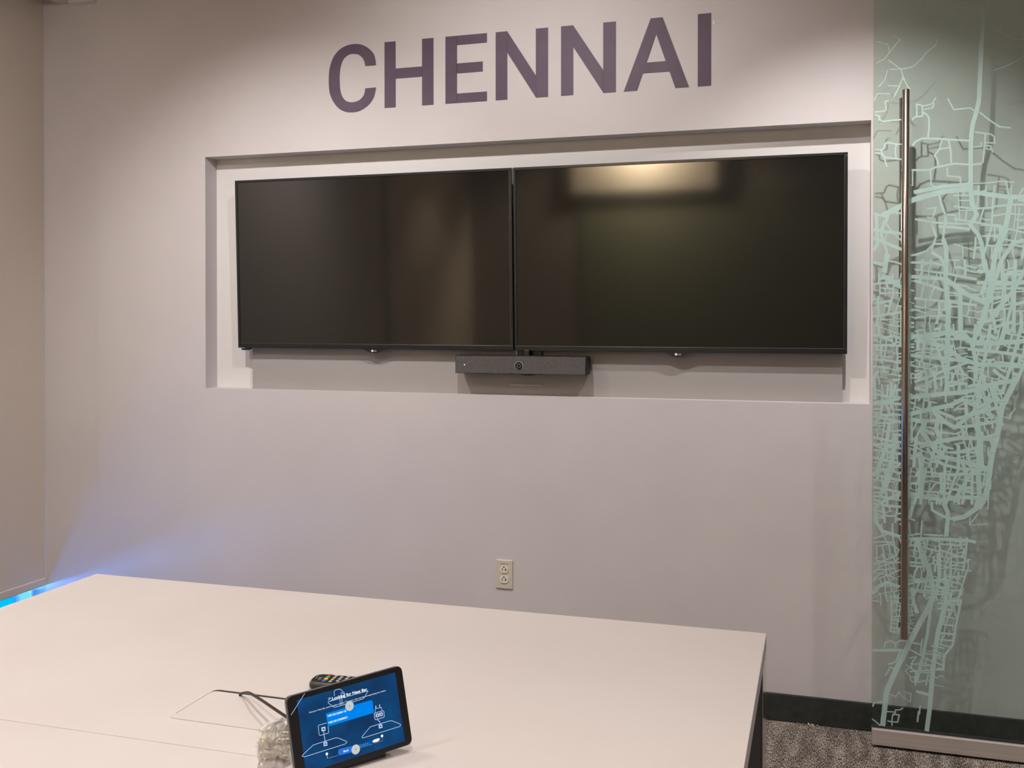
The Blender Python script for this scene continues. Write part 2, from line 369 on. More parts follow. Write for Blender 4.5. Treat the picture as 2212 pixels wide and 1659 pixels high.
# ------------------------------------------------------------------ displays
def display(x0, x1, z0, z1, label, foot=False):
    yb, tilt = .004, .0235                                   # bottom front edge, forward lean of the top
    cx = (x0+x1)/2
    root = thing('wall_display', (cx, 0, z0), label, 'television', 'two large displays side by side in the niche')
    hh = z1-z0
    def S(b):                                                # lean the part forward
        for v in b.bm.verts: v.co.y -= (v.co.z-z0)/hh*tilt
        return b
    bz, bt = .0105, .019
    b = MB()
    for lo, hi in (((x0, yb, z1-bz), (x1, yb+.02, z1)), ((x0, yb, z0), (x1, yb+.02, z0+bt)), ((x0, yb, z0+bt), (x0+bz, yb+.02, z1-bz)), ((x1-bz, yb, z0+bt), (x1, yb+.02, z1-bz))):
        b.box(lo, hi, bev=.0012)
    # chin with a shallow bulge
    pts = []
    for k in range(25):
        t = -1+k/12; xx = cx+.018+t*.056; d = .0165*(.5+.5*math.cos(math.pi*t))**.8; pts.append(V((xx, yb, z0-d)))
    pts = [V((pts[0].x, yb, z0+.004))]+pts+[V((pts[-1].x, yb, z0+.004))]
    b.prism(pts, (0, .016, 0)); S(b)
    fr = child(b, 'bezel', M['plastic_dark'], root)
    b = MB(); lxx = cx+.018
    b.disc((lxx-.006, yb-.0006, z0-.0075), (1, 0, 0), (0, 0, 1), .0048, h=(0, .001, 0)); b.text('LG', (lxx+.001, yb-.0006, z0-.0107), (1, 0, 0), (0, 0, 1), .0092, width=.0115)
    S(b); child(b, 'maker_logo', M['logo'], root, parent=fr, label='small silver round logo and letters on the lower edge')
    b = MB(); b.box((x0+bz, yb+.003, z0+bt), (x1-bz, yb+.012, z1-bz)); S(b); child(b, 'screen', M['screen'], root)
    b = MB()
    for lo, hi in (((x0+bz, yb+.001, z0+bt), (x1-bz, yb+.003, z0+bt+.0012)), ((x1-bz-.0012, yb+.001, z0+bt), (x1-bz, yb+.003, z1-bz))): b.box(lo, hi)
    S(b); child(b, 'inner_rim', M['rem_side'], root, parent=fr)
    b = MB(); b.box((x0+.004, yb+.018, z0+.004), (x1-.004, yb+.03, z1-.004)); b.box((cx-.30, yb+.028, z0+.12), (cx+.30, yb+.052, z0+.5), bev=.004); S(b); child(b, 'back_cover', M['matte_black'], root)
    if foot:
        b = MB(); b.box((x0+.012, yb+.004, z0-.010), (x0+.046, yb+.022, z0-.002), bev=.003); b.box((x0+.028, yb+.006, z0-.006), (x0+.056, yb+.02, z0+.002), bev=.002)
        child(b, 'stand_nub', M['plastic_dark'], root)
    return root
TX, TW, TZ0, TZ1 = -2.3958, 1.2319, 1.3228, 2.032
display(TX, TX+TW-.003, TZ0+.001, TZ1, 'black flat television filling the left half of the wall niche, screen off', True)
display(TX+TW+.003, TX+2*TW, TZ0, TZ1, 'black flat television in the right half of the niche, reflecting a warm ceiling light')

# ------------------------------------------------------------------ video bar
F = -.03
tl, tr, bl, br = onY(985, 768, F), onY(1264.5, 773, F), onY(985, 805, F), onY(1265, 810.3, F)
x0, x1, z0, z1 = (tl.x+bl.x)/2, (tr.x+br.x)/2, (bl.z+br.z)/2, (tl.z+tr.z)/2
cx, cz = (x0+x1)/2, (z0+z1)/2
vb = thing('video_bar', (cx, F, z0), 'long grey conference camera and speaker bar mounted below the two televisions', 'video bar')
b = MB()
n = 10; sec = [(F+.002, z0-.001), (F+.002, z1+.002)]
for k in range(n+1):
    a = math.pi/2*k/n; sec.append((F+.045+.028*math.sin(a), z1+.004-.03+.03*math.cos(a)))
for k in range(n+1):
    a = math.pi/2*k/n; sec.append((F+.045+.028*math.cos(a), z0+.03-.03*math.sin(a)-.001))
b.prism([V((x0-.003, y, z)) for y, z in sec], (x1-x0+.006, 0, 0), 0, True)
body = child(b, 'body', M['matte_black'], vb)
b = MB(); b.box((x0, F-.003, z0), (x1, F+.004, z1), bev=.0015); gr = child(b, 'speaker_grille', M['grille'], vb)
cam_p = onY(1121.5, 790, F)
b = MB()
b.disc(cam_p+V((0, -.0036, 0)), (1, 0, 0), (0, 0, 1), .0162, 0, h=(0, -.0015, 0), n=36); b.disc(cam_p+V((0, -.005, 0)), (1, 0, 0), (0, 0, 1), .0150, 1, h=(0, -.001, 0), n=36)
b.disc(cam_p+V((0, -.006, 0)), (1, 0, 0), (0, 0, 1), .0095, 2, h=(0, -.001, 0), n=36); b.disc(cam_p+V((0, -.007, 0)), (1, 0, 0), (0, 0, 1), .0045, 1, h=(0, -.0006, 0), n=24)
child(b, 'camera_lens', [M['white_ring'], M['gloss_black'], M['rem_side']], vb, label='round black lens with a pale ring')
b = MB(); b.disc(onY(1004, 787.5, F)+V((0, -.0034, 0)), (1, 0, 0), (0, 0, 1), .0017, h=(0, -.0006, 0)); child(b, 'status_light', M['led'], vb)
b = MB(); p = onY(1145, 811, F+.03)
pts = [V((p.x+.034*math.cos(math.pi+math.pi*k/14), F+.006, z0-.0065*math.sin(math.pi*k/14))) for k in range(15)]
b.prism(pts, (0, .03, 0)); b.box((p.x-.075, F+.008, z0-.002), (p.x+.08, F+.06, z0+.002)); child(b, 'mount_foot', M['matte_black'], vb)
b = MB(); p = onY(1137, 763, -.01); b.box((p.x-.010, -.006, z1-.004), (p.x+.010, .015, TZ0+.004), bev=.002); b.box((p.x-.05, F+.06, cz-.02), (p.x+.05, .064, TZ0+.03)); child(b, 'bracket', M['plastic_dark'], vb)

# ------------------------------------------------------------------ outlet
pc = onY(1090, 1240, 0)
ol = thing('wall_outlet', pc, 'ivory double power outlet low on the wall above the table edge', 'outlet')
W2, H2 = .0342, .0565
b = MB(); b.box((pc.x-W2, -.006, pc.z-H2), (pc.x+W2, 0, pc.z+H2), bev=.0028, seg=3); pltt = child(b, 'cover_plate', M['ivory'], ol)
b = MB(); b.text('WP2CK-18', (pc.x-.0155, -.0063, pc.z+.0385), (1, 0, 0), (0, 0, 1), .0068, width=.031); child(b, 'printed_code', M['slot'], ol, parent=pltt)
for s in (1, -1):
    c = V((pc.x, -.006, pc.z+s*.0195))
    pts = []
    for k in range(40):
        a = 2*math.pi*k/40; x_, z_ = .0172*math.cos(a), .0172*math.sin(a); z_ = max(-.0142, min(.0142, z_)); pts.append(c+V((x_, 0, z_)))
    b = MB(); b.prism(pts, (0, -.003, 0)); rc = child(b, 'receptacle', M['ivory_light'], ol)
    b = MB()
    b.box((c.x-.0078, -.0094, c.z-.005), (c.x-.0052, -.0088, c.z+.005)); b.box((c.x+.0050, -.0094, c.z-.005), (c.x+.0080, -.0088, c.z+.005)); b.box((c.x+.006, -.0094, c.z-.0012), (c.x+.0115, -.0088, c.z+.0014))
    b.disc((c.x, -.0088, c.z+.0098), (1, 0, 0), (0, 0, 1), .003, h=(0, -.0006, 0), n=16)
    child(b, 'socket_slots', M['slot'], ol, parent=rc)
b = MB(); b.disc((pc.x, -.0056, pc.z), (1, 0, 0), (0, 0, 1), .0028, h=(0, -.0012, 0), n=16); child(b, 'screw', M['ivory'], ol, parent=pltt)

# ------------------------------------------------------------------ roller shades and the lit things outside
SX = -3.4255
def shade(y0, y1, zb, label):
    r = thing('roller_shade', (SX, (y0+y1)/2, zb), label, 'window shade', 'roller shades along the window wall')
    b = MB(); b.box((SX-.0008, y0, zb+.034), (SX+.0008, y1, 2.99)); child(b, 'fabric', M['shade'], r)
    b = MB(); b.box((SX-.007, y0, zb), (SX+.006, y1, zb+.036), bev=.004, seg=3); child(b, 'hem_bar', M['shade'], r)
    b = MB(); b.tube([(SX-.03, y0, 3.0), (SX-.03, y1, 3.0)], .03, seg=16); child(b, 'roller', M['white_ring'], r)
shade(-3.74, .0212, .222, 'wide taupe roller shade at the left edge of the photo, nearly fully lowered')
shade(YB+.05, -3.80, .222, 'taupe roller shade seen only as a reflection in the left television')
def lit_panel(px0, px1, py0, m, lab, X=-3.50):
    a, c = onX(px0, py0[0], X), onX(px1, py0[1], X)
    b = MB(); zt_ = (a.z+c.z)/2; b.box((X-.02, min(a.y, c.y), 0), (X, max(a.y, c.y), zt_), bev=.003)
    b.build('light_box', m, loc=(X, (a.y+c.y)/2, 0), label=lab, cat='light box')
lit_panel(-60, 31, (1316, 1296.5), M['cyan'], 'bright cyan lit panel low behind the window shade, left of the pale one')
lit_panel(51, 65.5, (1284, 1279.5), M['cyan2'], 'small pale cyan lit panel low behind the shade, nearest the wall corner')
b = MB(); b.box((-3.56, -2.6, 0), (-3.535, .018, .12)); b.build('low_panel', M['deepblue'], loc=(-3.55, -1, 0), label='deep blue low panel along the foot of the window behind the cyan lit ones', cat='panel')
sl = bpy.data.lights.new('city_glow', 'AREA'); sl.energy = 85; sl.color = (.06, .28, 1); sl.shape = 'RECTANGLE'; sl.size = .9; sl.size_y = .10
so = bpy.data.objects.new('city_glow', sl); COL.objects.link(so); so.location = (-3.78, -.50, .05); so.rotation_euler = (V((-3.0, .05, .30))-so.location).to_track_quat('-Z', 'Y').to_euler()

# ------------------------------------------------------------------ table
TX0, TX1, TY, PHI = -1.9332, -.1282, -1.4233, .0072
SEAM = -2.318; TYN = -3.02; TT = .0385
tb = thing('conference_table', (TX0, TY, 0), 'large white laminate conference table filling the foreground', 'table')
tb.rotation_euler = (0, 0, PHI)
def tl_(x, y, z): return V((TX0+x, TY-y, z))
LW = TX1-TX0
for a, c in ((0, TY-SEAM-.0008), (TY-SEAM+.0008, TY-TYN)):
    b = MB(); b.box(tl_(0, c, .74-TT), tl_(LW, a, .74), bev=.0012); 
    b.bm.normal_update()
    for f in b.bm.faces: f.material_index = 0 if f.normal.z > .3 else 1
    child(b, 'tabletop', [M['table'], M['table_edge']], tb, label='far half of the white top' if a == 0 else 'near half of the white top')
for xa, xb, in ((LW-.012, LW-.0005), (.0005, .012)):
    b = MB(); b.box(tl_(xa, .135, 0), tl_(xb, .001, .74-TT), bev=.001); child(b, 'leg', M['steel'], tb, label='polished metal panel leg')
    b = MB(); b.box(tl_(min(xa, xb)+.0005, TY-TYN-.1, .0), tl_(max(xa, xb)-.004, .136, .74-TT)); child(b, 'side_panel', M['black_panel'], tb, label='black side panel')
b = MB(); b.box(tl_(.03, .10, .62), tl_(LW-.03, .06, .74-TT)); child(b, 'cross_rail', M['black_panel'], tb)

# cable hatch let into the top
hx0, hx1, hy0, hy1 = -1.1145, -.80, -2.2215, -2.0715
def rrect(x0, x1, y0, y1, r, z, n=6):
    pts = []
    for cx_, cy_, a0 in ((x1-r, y1-r, 0), (x0+r, y1-r, 90), (x0+r, y0+r, 180), (x1-r, y0+r, 270)):
        for k in range(n+1):
            a = math.radians(a0+90*k/n); pts.append(V((cx_+r*math.cos(a), cy_+r*math.sin(a), z)))
    return pts
ht = thing('cable_hatch', ((hx0+hx1)/2, (hy0+hy1)/2, .74), 'white rectangular cable access hatch set in the tabletop beside the tablet', 'cable hatch')
def ring(b, o, i, z1, mi=0):
    n = len(o); vo = [b.bm.verts.new(p) for p in o]; vi = [b.bm.verts.new(p) for p in i]
    vo2 = [b.bm.verts.new(V((p.x, p.y, z1))) for p in o]; vi2 = [b.bm.verts.new(V((p.x, p.y, z1))) for p in i]
    for k in range(n):
        j = (k+1) % n
        b._face([vo2[k], vo2[j], vi2[j], vi2[k]], mi); b._face([vo[k], vo[j], vo2[j], vo2[k]], mi); b._face([vi[j], vi[k], vi2[k], vi2[j]], mi)
b = MB(); ring(b, rrect(hx0, hx1, hy0, hy1, .014, .7395), rrect(hx0+.004, hx1-.004, hy0+.0125, hy1-.0085, .011, .7395), .7418)
child(b, 'rim', M['table'], ht)
b = MB(); b.prism(rrect(hx0+.0046, hx1-.0046, hy0+.0132, hy1-.0155, .010, .7395), (0, 0, .0018)); child(b, 'lid', M['table'], ht)
b = MB(); b.prism(rrect(hx0+.004, hx1-.004, hy0+.0125, hy1-.004, .011, .7392), (0, 0, .0013)); child(b, 'slot', M['slot'], ht, label='thin black cable slot')

# cable arching from the hatch to the tablet
path = [onZ(519, 1500, .744), onZ(526, 1497, .750), onZ(537, 1496.5, .760), onZ(548, 1502, .768), onZ(565, 1512.5, .774), onZ(585, 1526, .778), onZ(605, 1539.5, .779), onZ(618, 1548, .779), onZ(640, 1562, .777)]
path = [path[0]+V((0, 0, -.0035))]+path
sp = [V((p[0], p[1], 0)) for p in smooth_curve([(q.x, q.y) for q in path], 5)]
zs = [p[1] for p in smooth_curve([(i, q.z) for i, q in enumerate(path)], 5)]
b = MB(); b.tube([V((p.x, p.y, z)) for p, z in zip(sp, zs)], .0026, seg=10)
b.build('cable', M['cable'], loc=path[0], label='short black cable rising from the table hatch to the back of the tablet', cat='cable')

# ------------------------------------------------------------------ tablet controller
TBL, YA, TI, TWD, THT, TRL = V((-.76506, -2.38229, .745)), .91862, .22349, .20247, .12478, .04384
e = V((math.cos(YA), math.sin(YA), 0)); bk = V((-math.sin(YA), math.cos(YA), 0)); u = bk*math.sin(TI)+V((0, 0, 1))*math.cos(TI)
EX = e*math.cos(TRL)+u*math.sin(TRL); EY = u*math.cos(TRL)-e*math.sin(TRL); EN = EX.cross(EY)      # EN towards the viewer
def T(x, y, d=0.): return TBL+EX*x+EY*y+EN*d
def onT(px, py, d=0.):
    r = ray(px, py); o_ = TBL+EN*d; return CAM+r*((o_-CAM).dot(EN)/r.dot(EN))
tp = thing('tablet_controller', (TBL+EX*TWD/2), 'black tablet controller with a lit blue pairing screen standing tilted on the table', 'tablet')
tp.location.z = .74
def trr(x0, x1, y0, y1, r, d):
    return [T(p.x, p.y, d) for p in rrect(x0, x1, y0, y1, r, 0)]
b = MB(); b.prism(trr(0, TWD, 0, THT, .009, -.010), EN*.0085, 0, True); b.prism(trr(.0008, TWD-.0008, .0008, THT-.0008, .0085, -.0016), EN*.0016, 1, True)
child(b, 'housing', [M['tab_rim'], M['tab']], tp)
# wedge stand behind
b = MB()
for_x = (.045, TWD-.045)
sec = [(.004, -.010), (.088, -.010), (.055, -.028), (.0, -.070), (-.0, -.070)]
a3 = []
p_t = T(TWD/2, .085, -.010); base_z = .741
for xx in for_x:
    t1 = T(xx, .09, -.009); t0 = T(xx, .002, -.009); t0.z = max(t0.z, base_z)
    bb = V((t0.x, t0.y, base_z)); bk0 = bb - V((EN.x, EN.y, 0)).normalized()*.066
    a3.append([t1, bb, bk0, bk0+V((0, 0, .006))])
va = [b.bm.verts.new(p) for p in a3[0]]; vb_ = [b.bm.verts.new(p) for p in a3[1]]
b._face(va); b._face(vb_[::-1])
for k in range(4): b._face([va[k], va[(k+1) % 4], vb_[(k+1) % 4], vb_[k]])
child(b, 'stand', M['tab'], tp)
# screen with its picture: everything is drawn as lit shapes on the panel
D0 = .0
def C8(x, y): return (660+x/8.733, 1450+y/8.733)           # close-up crop to photograph pixels
def C5(x, y): return (540+x/5.53, 1400+y/5.53)
b = MB()
SCM = [M['s_bg'], M['s_box'], M['s_btn'], M['s_btn2'], M['s_line'], M['s_dim'], M['s_white'], M['s_grey'], M['s_dark']]
def poly5(pts, mi, lv):
    b.poly([onT(*C5(*q), D0+.0001*lv) for q in pts][::-1], mi)
sx0, sx1, sy0, sy1 = .0125, TWD-.0125, .0125, THT-.0125
cs = [onT(*C5(1735, 300)), onT(*C5(555, 610)), onT(*C5(1850, 1110))]
loc2 = lambda p: ((p-TBL).dot(EX), (p-TBL).dot(EY))
(rx, ry), (lx_, ly_), (qx, qy) = [loc2(p) for p in cs]
sx1 = (rx+qx)/2; sx0 = lx_; sy1 = (ry+ly_)/2; sy0 = max(.008, qy-.001)
b.poly(trr(sx0, sx1, sy0, sy1, .002, .0002), 0)
def line(pts, wpx, mi=4, lv=5, closed=False, cf=C8):
    q = [onT(*cf(*p), .0001*lv) for p in pts]
    if closed: q.append(q[0])
    b.ribbon(q, wpx*.00056, EN, mi)
def blob(c, r, mi, lv, cf=C8, ry=None):
    cp = onT(*cf(*c), .0001*lv); b.disc(cp, EX, EY, r*.0000172*8.7/ (1. if cf is C8 else .633), mi, ry=(ry*.0000172*8.7 if ry else None))
def fillp(pts, mi, lv, cf=C8): b.poly([onT(*cf(*q), .0001*lv) for q in pts], mi)
fillp([(395, 795), (1230, 545), (1262, 560), (1290, 770), (1270, 790), (440, 1040), (420, 1030), (385, 815)][::-1], 1, 3)
fillp([(640, 1465), (900, 1405), (910, 1415), (905, 1500), (880, 1525), (660, 1587), (625, 1575), (612, 1540), (618, 1490)][::-1], 2, 3)
fillp([(975, 1395), (1235, 1305), (1262, 1320), (1250, 1380), (1010, 1445)][::-1], 3, 3)
line([(430, 545), (480, 510), (455, 500), (425, 520)], 1.5, 4, 6)
def ttext(s, p0, p1, hpx, mi=6, lv=8, bold=.0, cf=C8):
    a, c = onT(*cf(*p0), .0001*lv), onT(*cf(*p1), .0001*lv); d = c-a
    ey = EN.cross(d.normalized()); b.text(s, a, d.normalized(), ey, hpx*.00056, width=d.length, mi=mi, bold=bold)
ttext('Looking for Neat Bar', (505, 545), (1165, 363), 11.5, bold=.02)
ttext('Find your Neat Bar serial number on your TV screen, then tap the corresponding item below', (70, 792), (1515, 372), 5.2)
ttext('NB12012000118', (420, 862), (768, 765), 7, bold=.02); ttext('NB12012000021', (438, 990), (792, 882), 7, bold=.02)
ttext('Back', (718, 1530), (818, 1500), 7.0, bold=.02); ttext('Continue', (1015, 1425), (1190, 1370), 7.0, mi=5)
# illustrations
line([(545, 470), (540, 385), (560, 355), (640, 335), (665, 345), (740, 420), (735, 440)], 1.3)
line([(505, 545), (430, 575), (425, 595), (530, 675), (560, 678), (1085, 520), (1110, 495), (1178, 372), (1160, 360)], 1.3)
line([(430, 575), (1178, 372)], 1.1); line([(690, 405), (735, 440), (680, 500), (670, 405), (690, 405)], 1.1); line([(645, 510), (665, 635)], 1.2); line([(680, 500), (695, 610)], 1.2)
line([(400, 975), (255, 1015), (238, 1035), (258, 1200), (275, 1212), (425, 1168), (440, 1150), (425, 1040)], 1.3)
line([(-20, 1615), (740, 1375), (780, 1345), (775, 1325), (620, 1260), (570, 1255), (150, 1390), (-40, 1565), (-65, 1600), (-20, 1615)], 1.4)
line([(1075, 1262), (1780, 1040), (1795, 1010), (1775, 990), (1630, 935), (1590, 935), (1220, 1050), (1065, 1235), (1075, 1262)], 1.4)
line([(1300, 790), (1460, 745), (1478, 760), (1488, 850), (1475, 868), (1330, 915), (1308, 900), (1294, 800), (1300, 790)], 1.6)
line([(1318, 775), (1312, 715), (1330, 705), (1425, 685), (1438, 695), (1440, 745)], 1.2); line([(1330, 705), (1325, 650)], 1.8, 6); line([(1405, 690), (1397, 630)], 1.8, 6)
line([(1355, 880), (1370, 935), (1400, 945), (1412, 1030)], 1.5); line([(340, 1130), (372, 1350)], 1.8)
def port(x, y, s_):
    fillp([(x-s_, y-s_*.75), (x+s_*.85, y-s_*1.15), (x+s_, y+s_*.75), (x-s_*.85, y+s_*1.15)], 4, 6)
    fillp([(x-s_*.55, y+s_*.35), (x-s_*.05, y-s_*.55), (x+s_*.55, y+s_*.05), (x+s_*.55, y+s_*.35)], 8, 7)
for x_, y_, s_ in ((338, 1090, 40), (375, 1372, 38), (1415, 1040, 36), (1355, 832, 34), (1425, 812, 34)): port(x_, y_, s_)
for x_, y_ in ((830, 655), (947, 1475)):
    blob((x_, y_), 49, 7, 9); fillp([(x_-7, y_), (x_, y_-20), (x_+7, y_), (x_, y_+20)], 8, 10)
fillp([(780, 625), (830, 572), (880, 622)], 7, 9)
fillp([(1265, 1320), (1290, 1292), (1375, 1262), (1402, 1270), (1395, 1298), (1365, 1325), (1285, 1345), (1265, 1338)], 6, 9)
line([(412, 1645), (620, 1585)], 1.1, 5); line([(412, 1645), (402, 1560)], 1.1, 4); blob((402, 1560), 14, 6, 7)
line([(1290, 1360), (1455, 1310), (1443, 1220)], 1.0, 5); blob((1443, 1220), 14, 6, 7)
line([(1010, 1450), (1260, 1375)], 1.0, 5)
line([(655, 540), (490, 800)], 1.3, 4, 5, cf=C5); 
child(b, 'screen', SCM, tp)

# ------------------------------------------------------------------ remote control
r0, r1 = onZ(698, 1473, .758), onZ(715, 1459.5, .758)
ax = (onZ(757, 1464, .758)-onZ(690, 1458.5, .758)); ax.z = 0; ax.normalize(); ay = V((-ax.y, ax.x, 0))
rc0 = (r0+r1)/2-ax*.020; rc0.z = .7402
rm = thing('remote_control', rc0, 'black television remote with coloured buttons lying behind the tablet', 'remote control')
def R_(x, y, z): return rc0+ax*x+ay*y+V((0, 0, z))
hw = .0235
b = MB(); L_ = .165
outl = lambda w_, x0_, x1_, r_: [(p.x, p.y) for p in rrect(x0_, x1_, -w_, w_, r_, 0)]
o1, o2, o3 = outl(hw-.003, -.006, L_-.004, .014), outl(hw, -.012, L_, .016), outl(hw-.002, -.008, L_-.002, .015)
lv = [[b.bm.verts.new(R_(x_, y_, z_)) for x_, y_ in oo] for oo, z_ in ((o1, 0), (o2, .006), (o2, .012), (o3, .018))]
b._face(lv[0][::-1], 0)
for k in range(3):
    for i in range(len(o1)):
        j = (i+1) % len(o1); b._face([lv[k][i], lv[k][j], lv[k+1][j], lv[k+1][i]], 1 if k == 2 else 0, True)
b._face(lv[3], 0); child(b, 'casing', [M['rem'], M['rem_side']], rm)
for k, cn in enumerate(('blue', 'yellow', 'green', 'red')):
    b = MB(); b.disc(R_(.020, -.0155+k*.0103, .0178), ax, ay, .0042, h=(0, 0, .0022), n=16); child(b, 'button', M[cn], rm, label=cn+' round button')
for i in range(9):
    for k in range(4 if i % 2 == 0 else 3):
        b = MB(); b.disc(R_(.033+i*.0125, -.015+k*.010+(0 if i % 2 == 0 else .005), .0178), ax, ay, .0033, h=(0, 0, .0020), n=12); child(b, 'button', M['btn'], rm)
b = MB(); b.text('LG', R_(.004, .003, .0181), -ay*1., ax, .007, width=.010); b.ribbon([R_(-.003, -.002, .0181), R_(-.003, .012, .0181)], .0007, (0, 0, 1)); child(b, 'printed_mark', M['logo'], rm)

# ------------------------------------------------------------------ clear zip bag with small pale parts
bc = onZ(603, 1606, .745); bc.z = .7405
zA, zB = onZ(562, 1580, .762), onZ(626, 1543, .768)
axb = (zB-zA); axb.z = 0; wb = axb.length+.006; axb.normalize()
ayb = onZ(560, 1592, .75)-onZ(556, 1659, .75); ayb.z = 0; ayb.normalize()     # ayb points away from the camera
o0 = V((zA.x, zA.y, .7405))
def B_(x_, y_, z_): return o0+axb*x_+ayb*y_+V((0, 0, z_))
bgt = thing('zip_bag', B_(wb/2, -.05, 0), 'crumpled clear plastic zip bag lying left of the tablet', 'plastic bag')
N1, N2 = 40, 48; LEN = .15
def bagz(uu, vv, top):
    env = (max(0, 1-abs(2*uu-1)**3.))**.6*(max(0, 1-abs(2*vv-1)**3.5))**.55
    q = V((uu*5.3, vv*7.1, 3.1 if top else 9.7))
    nz = abs(noise.noise(q*.7))*1.1+abs(noise.noise(q*1.5))*.5+.12
    return (.010+.028*nz)*env if top else .0006
grid = {}
b = MB()
for top in (1, 0):
    for i in range(N1+1):
        for j in range(N2+1):
            uu, vv = i/N1, j/N2
            q = V((uu*3.+2, vv*3., 1.5)); dx = noise.noise(q*1.4)*.006; dy = noise.noise(q*1.7+V((5, 5, 5)))*.006
            flare = 1+.05*math.sin(vv*9)
            grid[top, i, j] = b.bm.verts.new(B_((uu-.5)*wb*flare+wb/2+dx-.004, .012-vv*LEN+dy, .0006+bagz(uu, vv, top)))
    for i in range(N1):
        for j in range(N2):
            f = [grid[top, i, j], grid[top, i+1, j], grid[top, i+1, j+1], grid[top, i, j+1]]
            b._face(f[::-1] if top else f, 0, True)
child(b, 'bag_film', M['bag'], bgt)
for yy, rr, z_ in ((.006, .0046, .019), (-.009, .0034, .027)):
    b = MB(); b.tube([B_(x_*wb*.96, yy+.0015*math.sin(x_*11), z_+.0015*math.sin(x_*7)+.004*math.sin(math.pi*x_)) for x_ in [k/14 for k in range(15)]], rr, seg=8, flat=.5)
    child(b, 'zip_strip', M['bag_zip'], bgt)
def inbag(name, loc, m, lab, cat, fn):
    b = MB(); fn(b); return b.build(name, m, loc=loc, label=lab, cat=cat)
c1 = B_(.022, -.036, .0)
inbag('plug_adapter', c1, M['adapter'], 'square pale plastic adapter inside the bag near its zip', 'adapter', lambda b: b.box(c1+V((-.014, -.012, .003)), c1+V((.014, .012, .022)), bev=.003))
c2 = B_(.055, -.060, 0)
def cableloop(b):
    pts = []
    for k in range(70):
        a = k*.27; r = .018+.003*math.sin(k*.5); pts.append(c2+V((r*math.cos(a), r*.8*math.sin(a), .007+.0002*k)))
    b.tube(pts, .0019, seg=8)
inbag('coiled_cable', c2, M['adapter'], 'coiled thin pale cable inside the bag beside the tablet edge', 'cable', cableloop)
for k, (x_, y_, rz, L2, lab) in enumerate(((.040, -.028, 1.2, .03, 'slim pale connector just below the bag zip'), (.020, -.075, .3, .026, 'pale connector at the near left corner of the bag'), (.045, -.088, -.7, .034, 'longer pale connector lying near the seam of the table'))):
    c3 = B_(x_, y_, 0)
    def cn(b, c3=c3, rz=rz, L2=L2):
        b.box((-L2/2, -.0055, 0), (L2/2, .0055, .009), bev=.002); b.box((L2/2, -.004, .002), (L2/2+.009, .004, .007), bev=.001)
        bmesh.ops.rotate(b.bm, verts=b.bm.verts[:], cent=(0, 0, 0), matrix=Matrix.Rotation(rz, 3, 'Z')); bmesh.ops.translate(b.bm, verts=b.bm.verts[:], vec=c3+V((0, 0, .004)))
    inbag('cable_connector', c3, M['connector'], lab, 'connector', cn)
c4 = B_(.068, -.026, 0)
inbag('round_sticker', c4, M['tag_green'], 'small olive green disc inside the bag against the tablet', 'sticker', lambda b: b.disc(c4+V((0, 0, .012)), (1, 0, 0), (0, .8, .5), .009, h=(0, 0, .001)))

# ------------------------------------------------------------------ sliding glass door
GY = -.126; GX0 = onY(1885, 900, GY).x; GX1 = GX0+1.06
dr = thing('sliding_glass_door', ((GX0+GX1)/2, GY, 0), 'frameless sliding glass door with a frosted city street map, hanging in front of the wall', 'door')
b = MB(); b.box((GX0, GY, .045), (GX1, GY+.012, 2.86), bev=.0008); child(b, 'glass_panel', M['glass'], dr)
b = MB(); b.box((GX0, GY-.016, .008), (GX1, GY+.028, .062), bev=.0025); bmesh.ops.bisect_plane
child(b, 'bottom_rail', M['rail'], dr)
b = MB(); b.box((GX0, GY-.002, .062), (GX1, GY+.014, .068), bev=.001); child(b, 'glazing_gasket', M['matte_black'], dr)
HX = .2453
for yy, zb_, zt_, lab in ((-.19, .391, 2.2005, 'front bar of the pull handle'), (-.05, .391, 2.2015, 'rear bar of the pull handle')):
    b = MB(); zs_ = [zb_, zb_+.001, zt_-.001, zt_]; b.tube([(HX, yy, z) for z in zs_], [.0100, .0112, .0112, .0100], seg=28); hb = child(b, 'handle', M['bronze'], dr, label=lab)
for z in (.62, 1.95):
    b = MB(); b.tube([(HX, -.19, z), (HX, -.05, z)], .007, seg=16); child(b, 'handle_standoff', M['bronze'], dr)

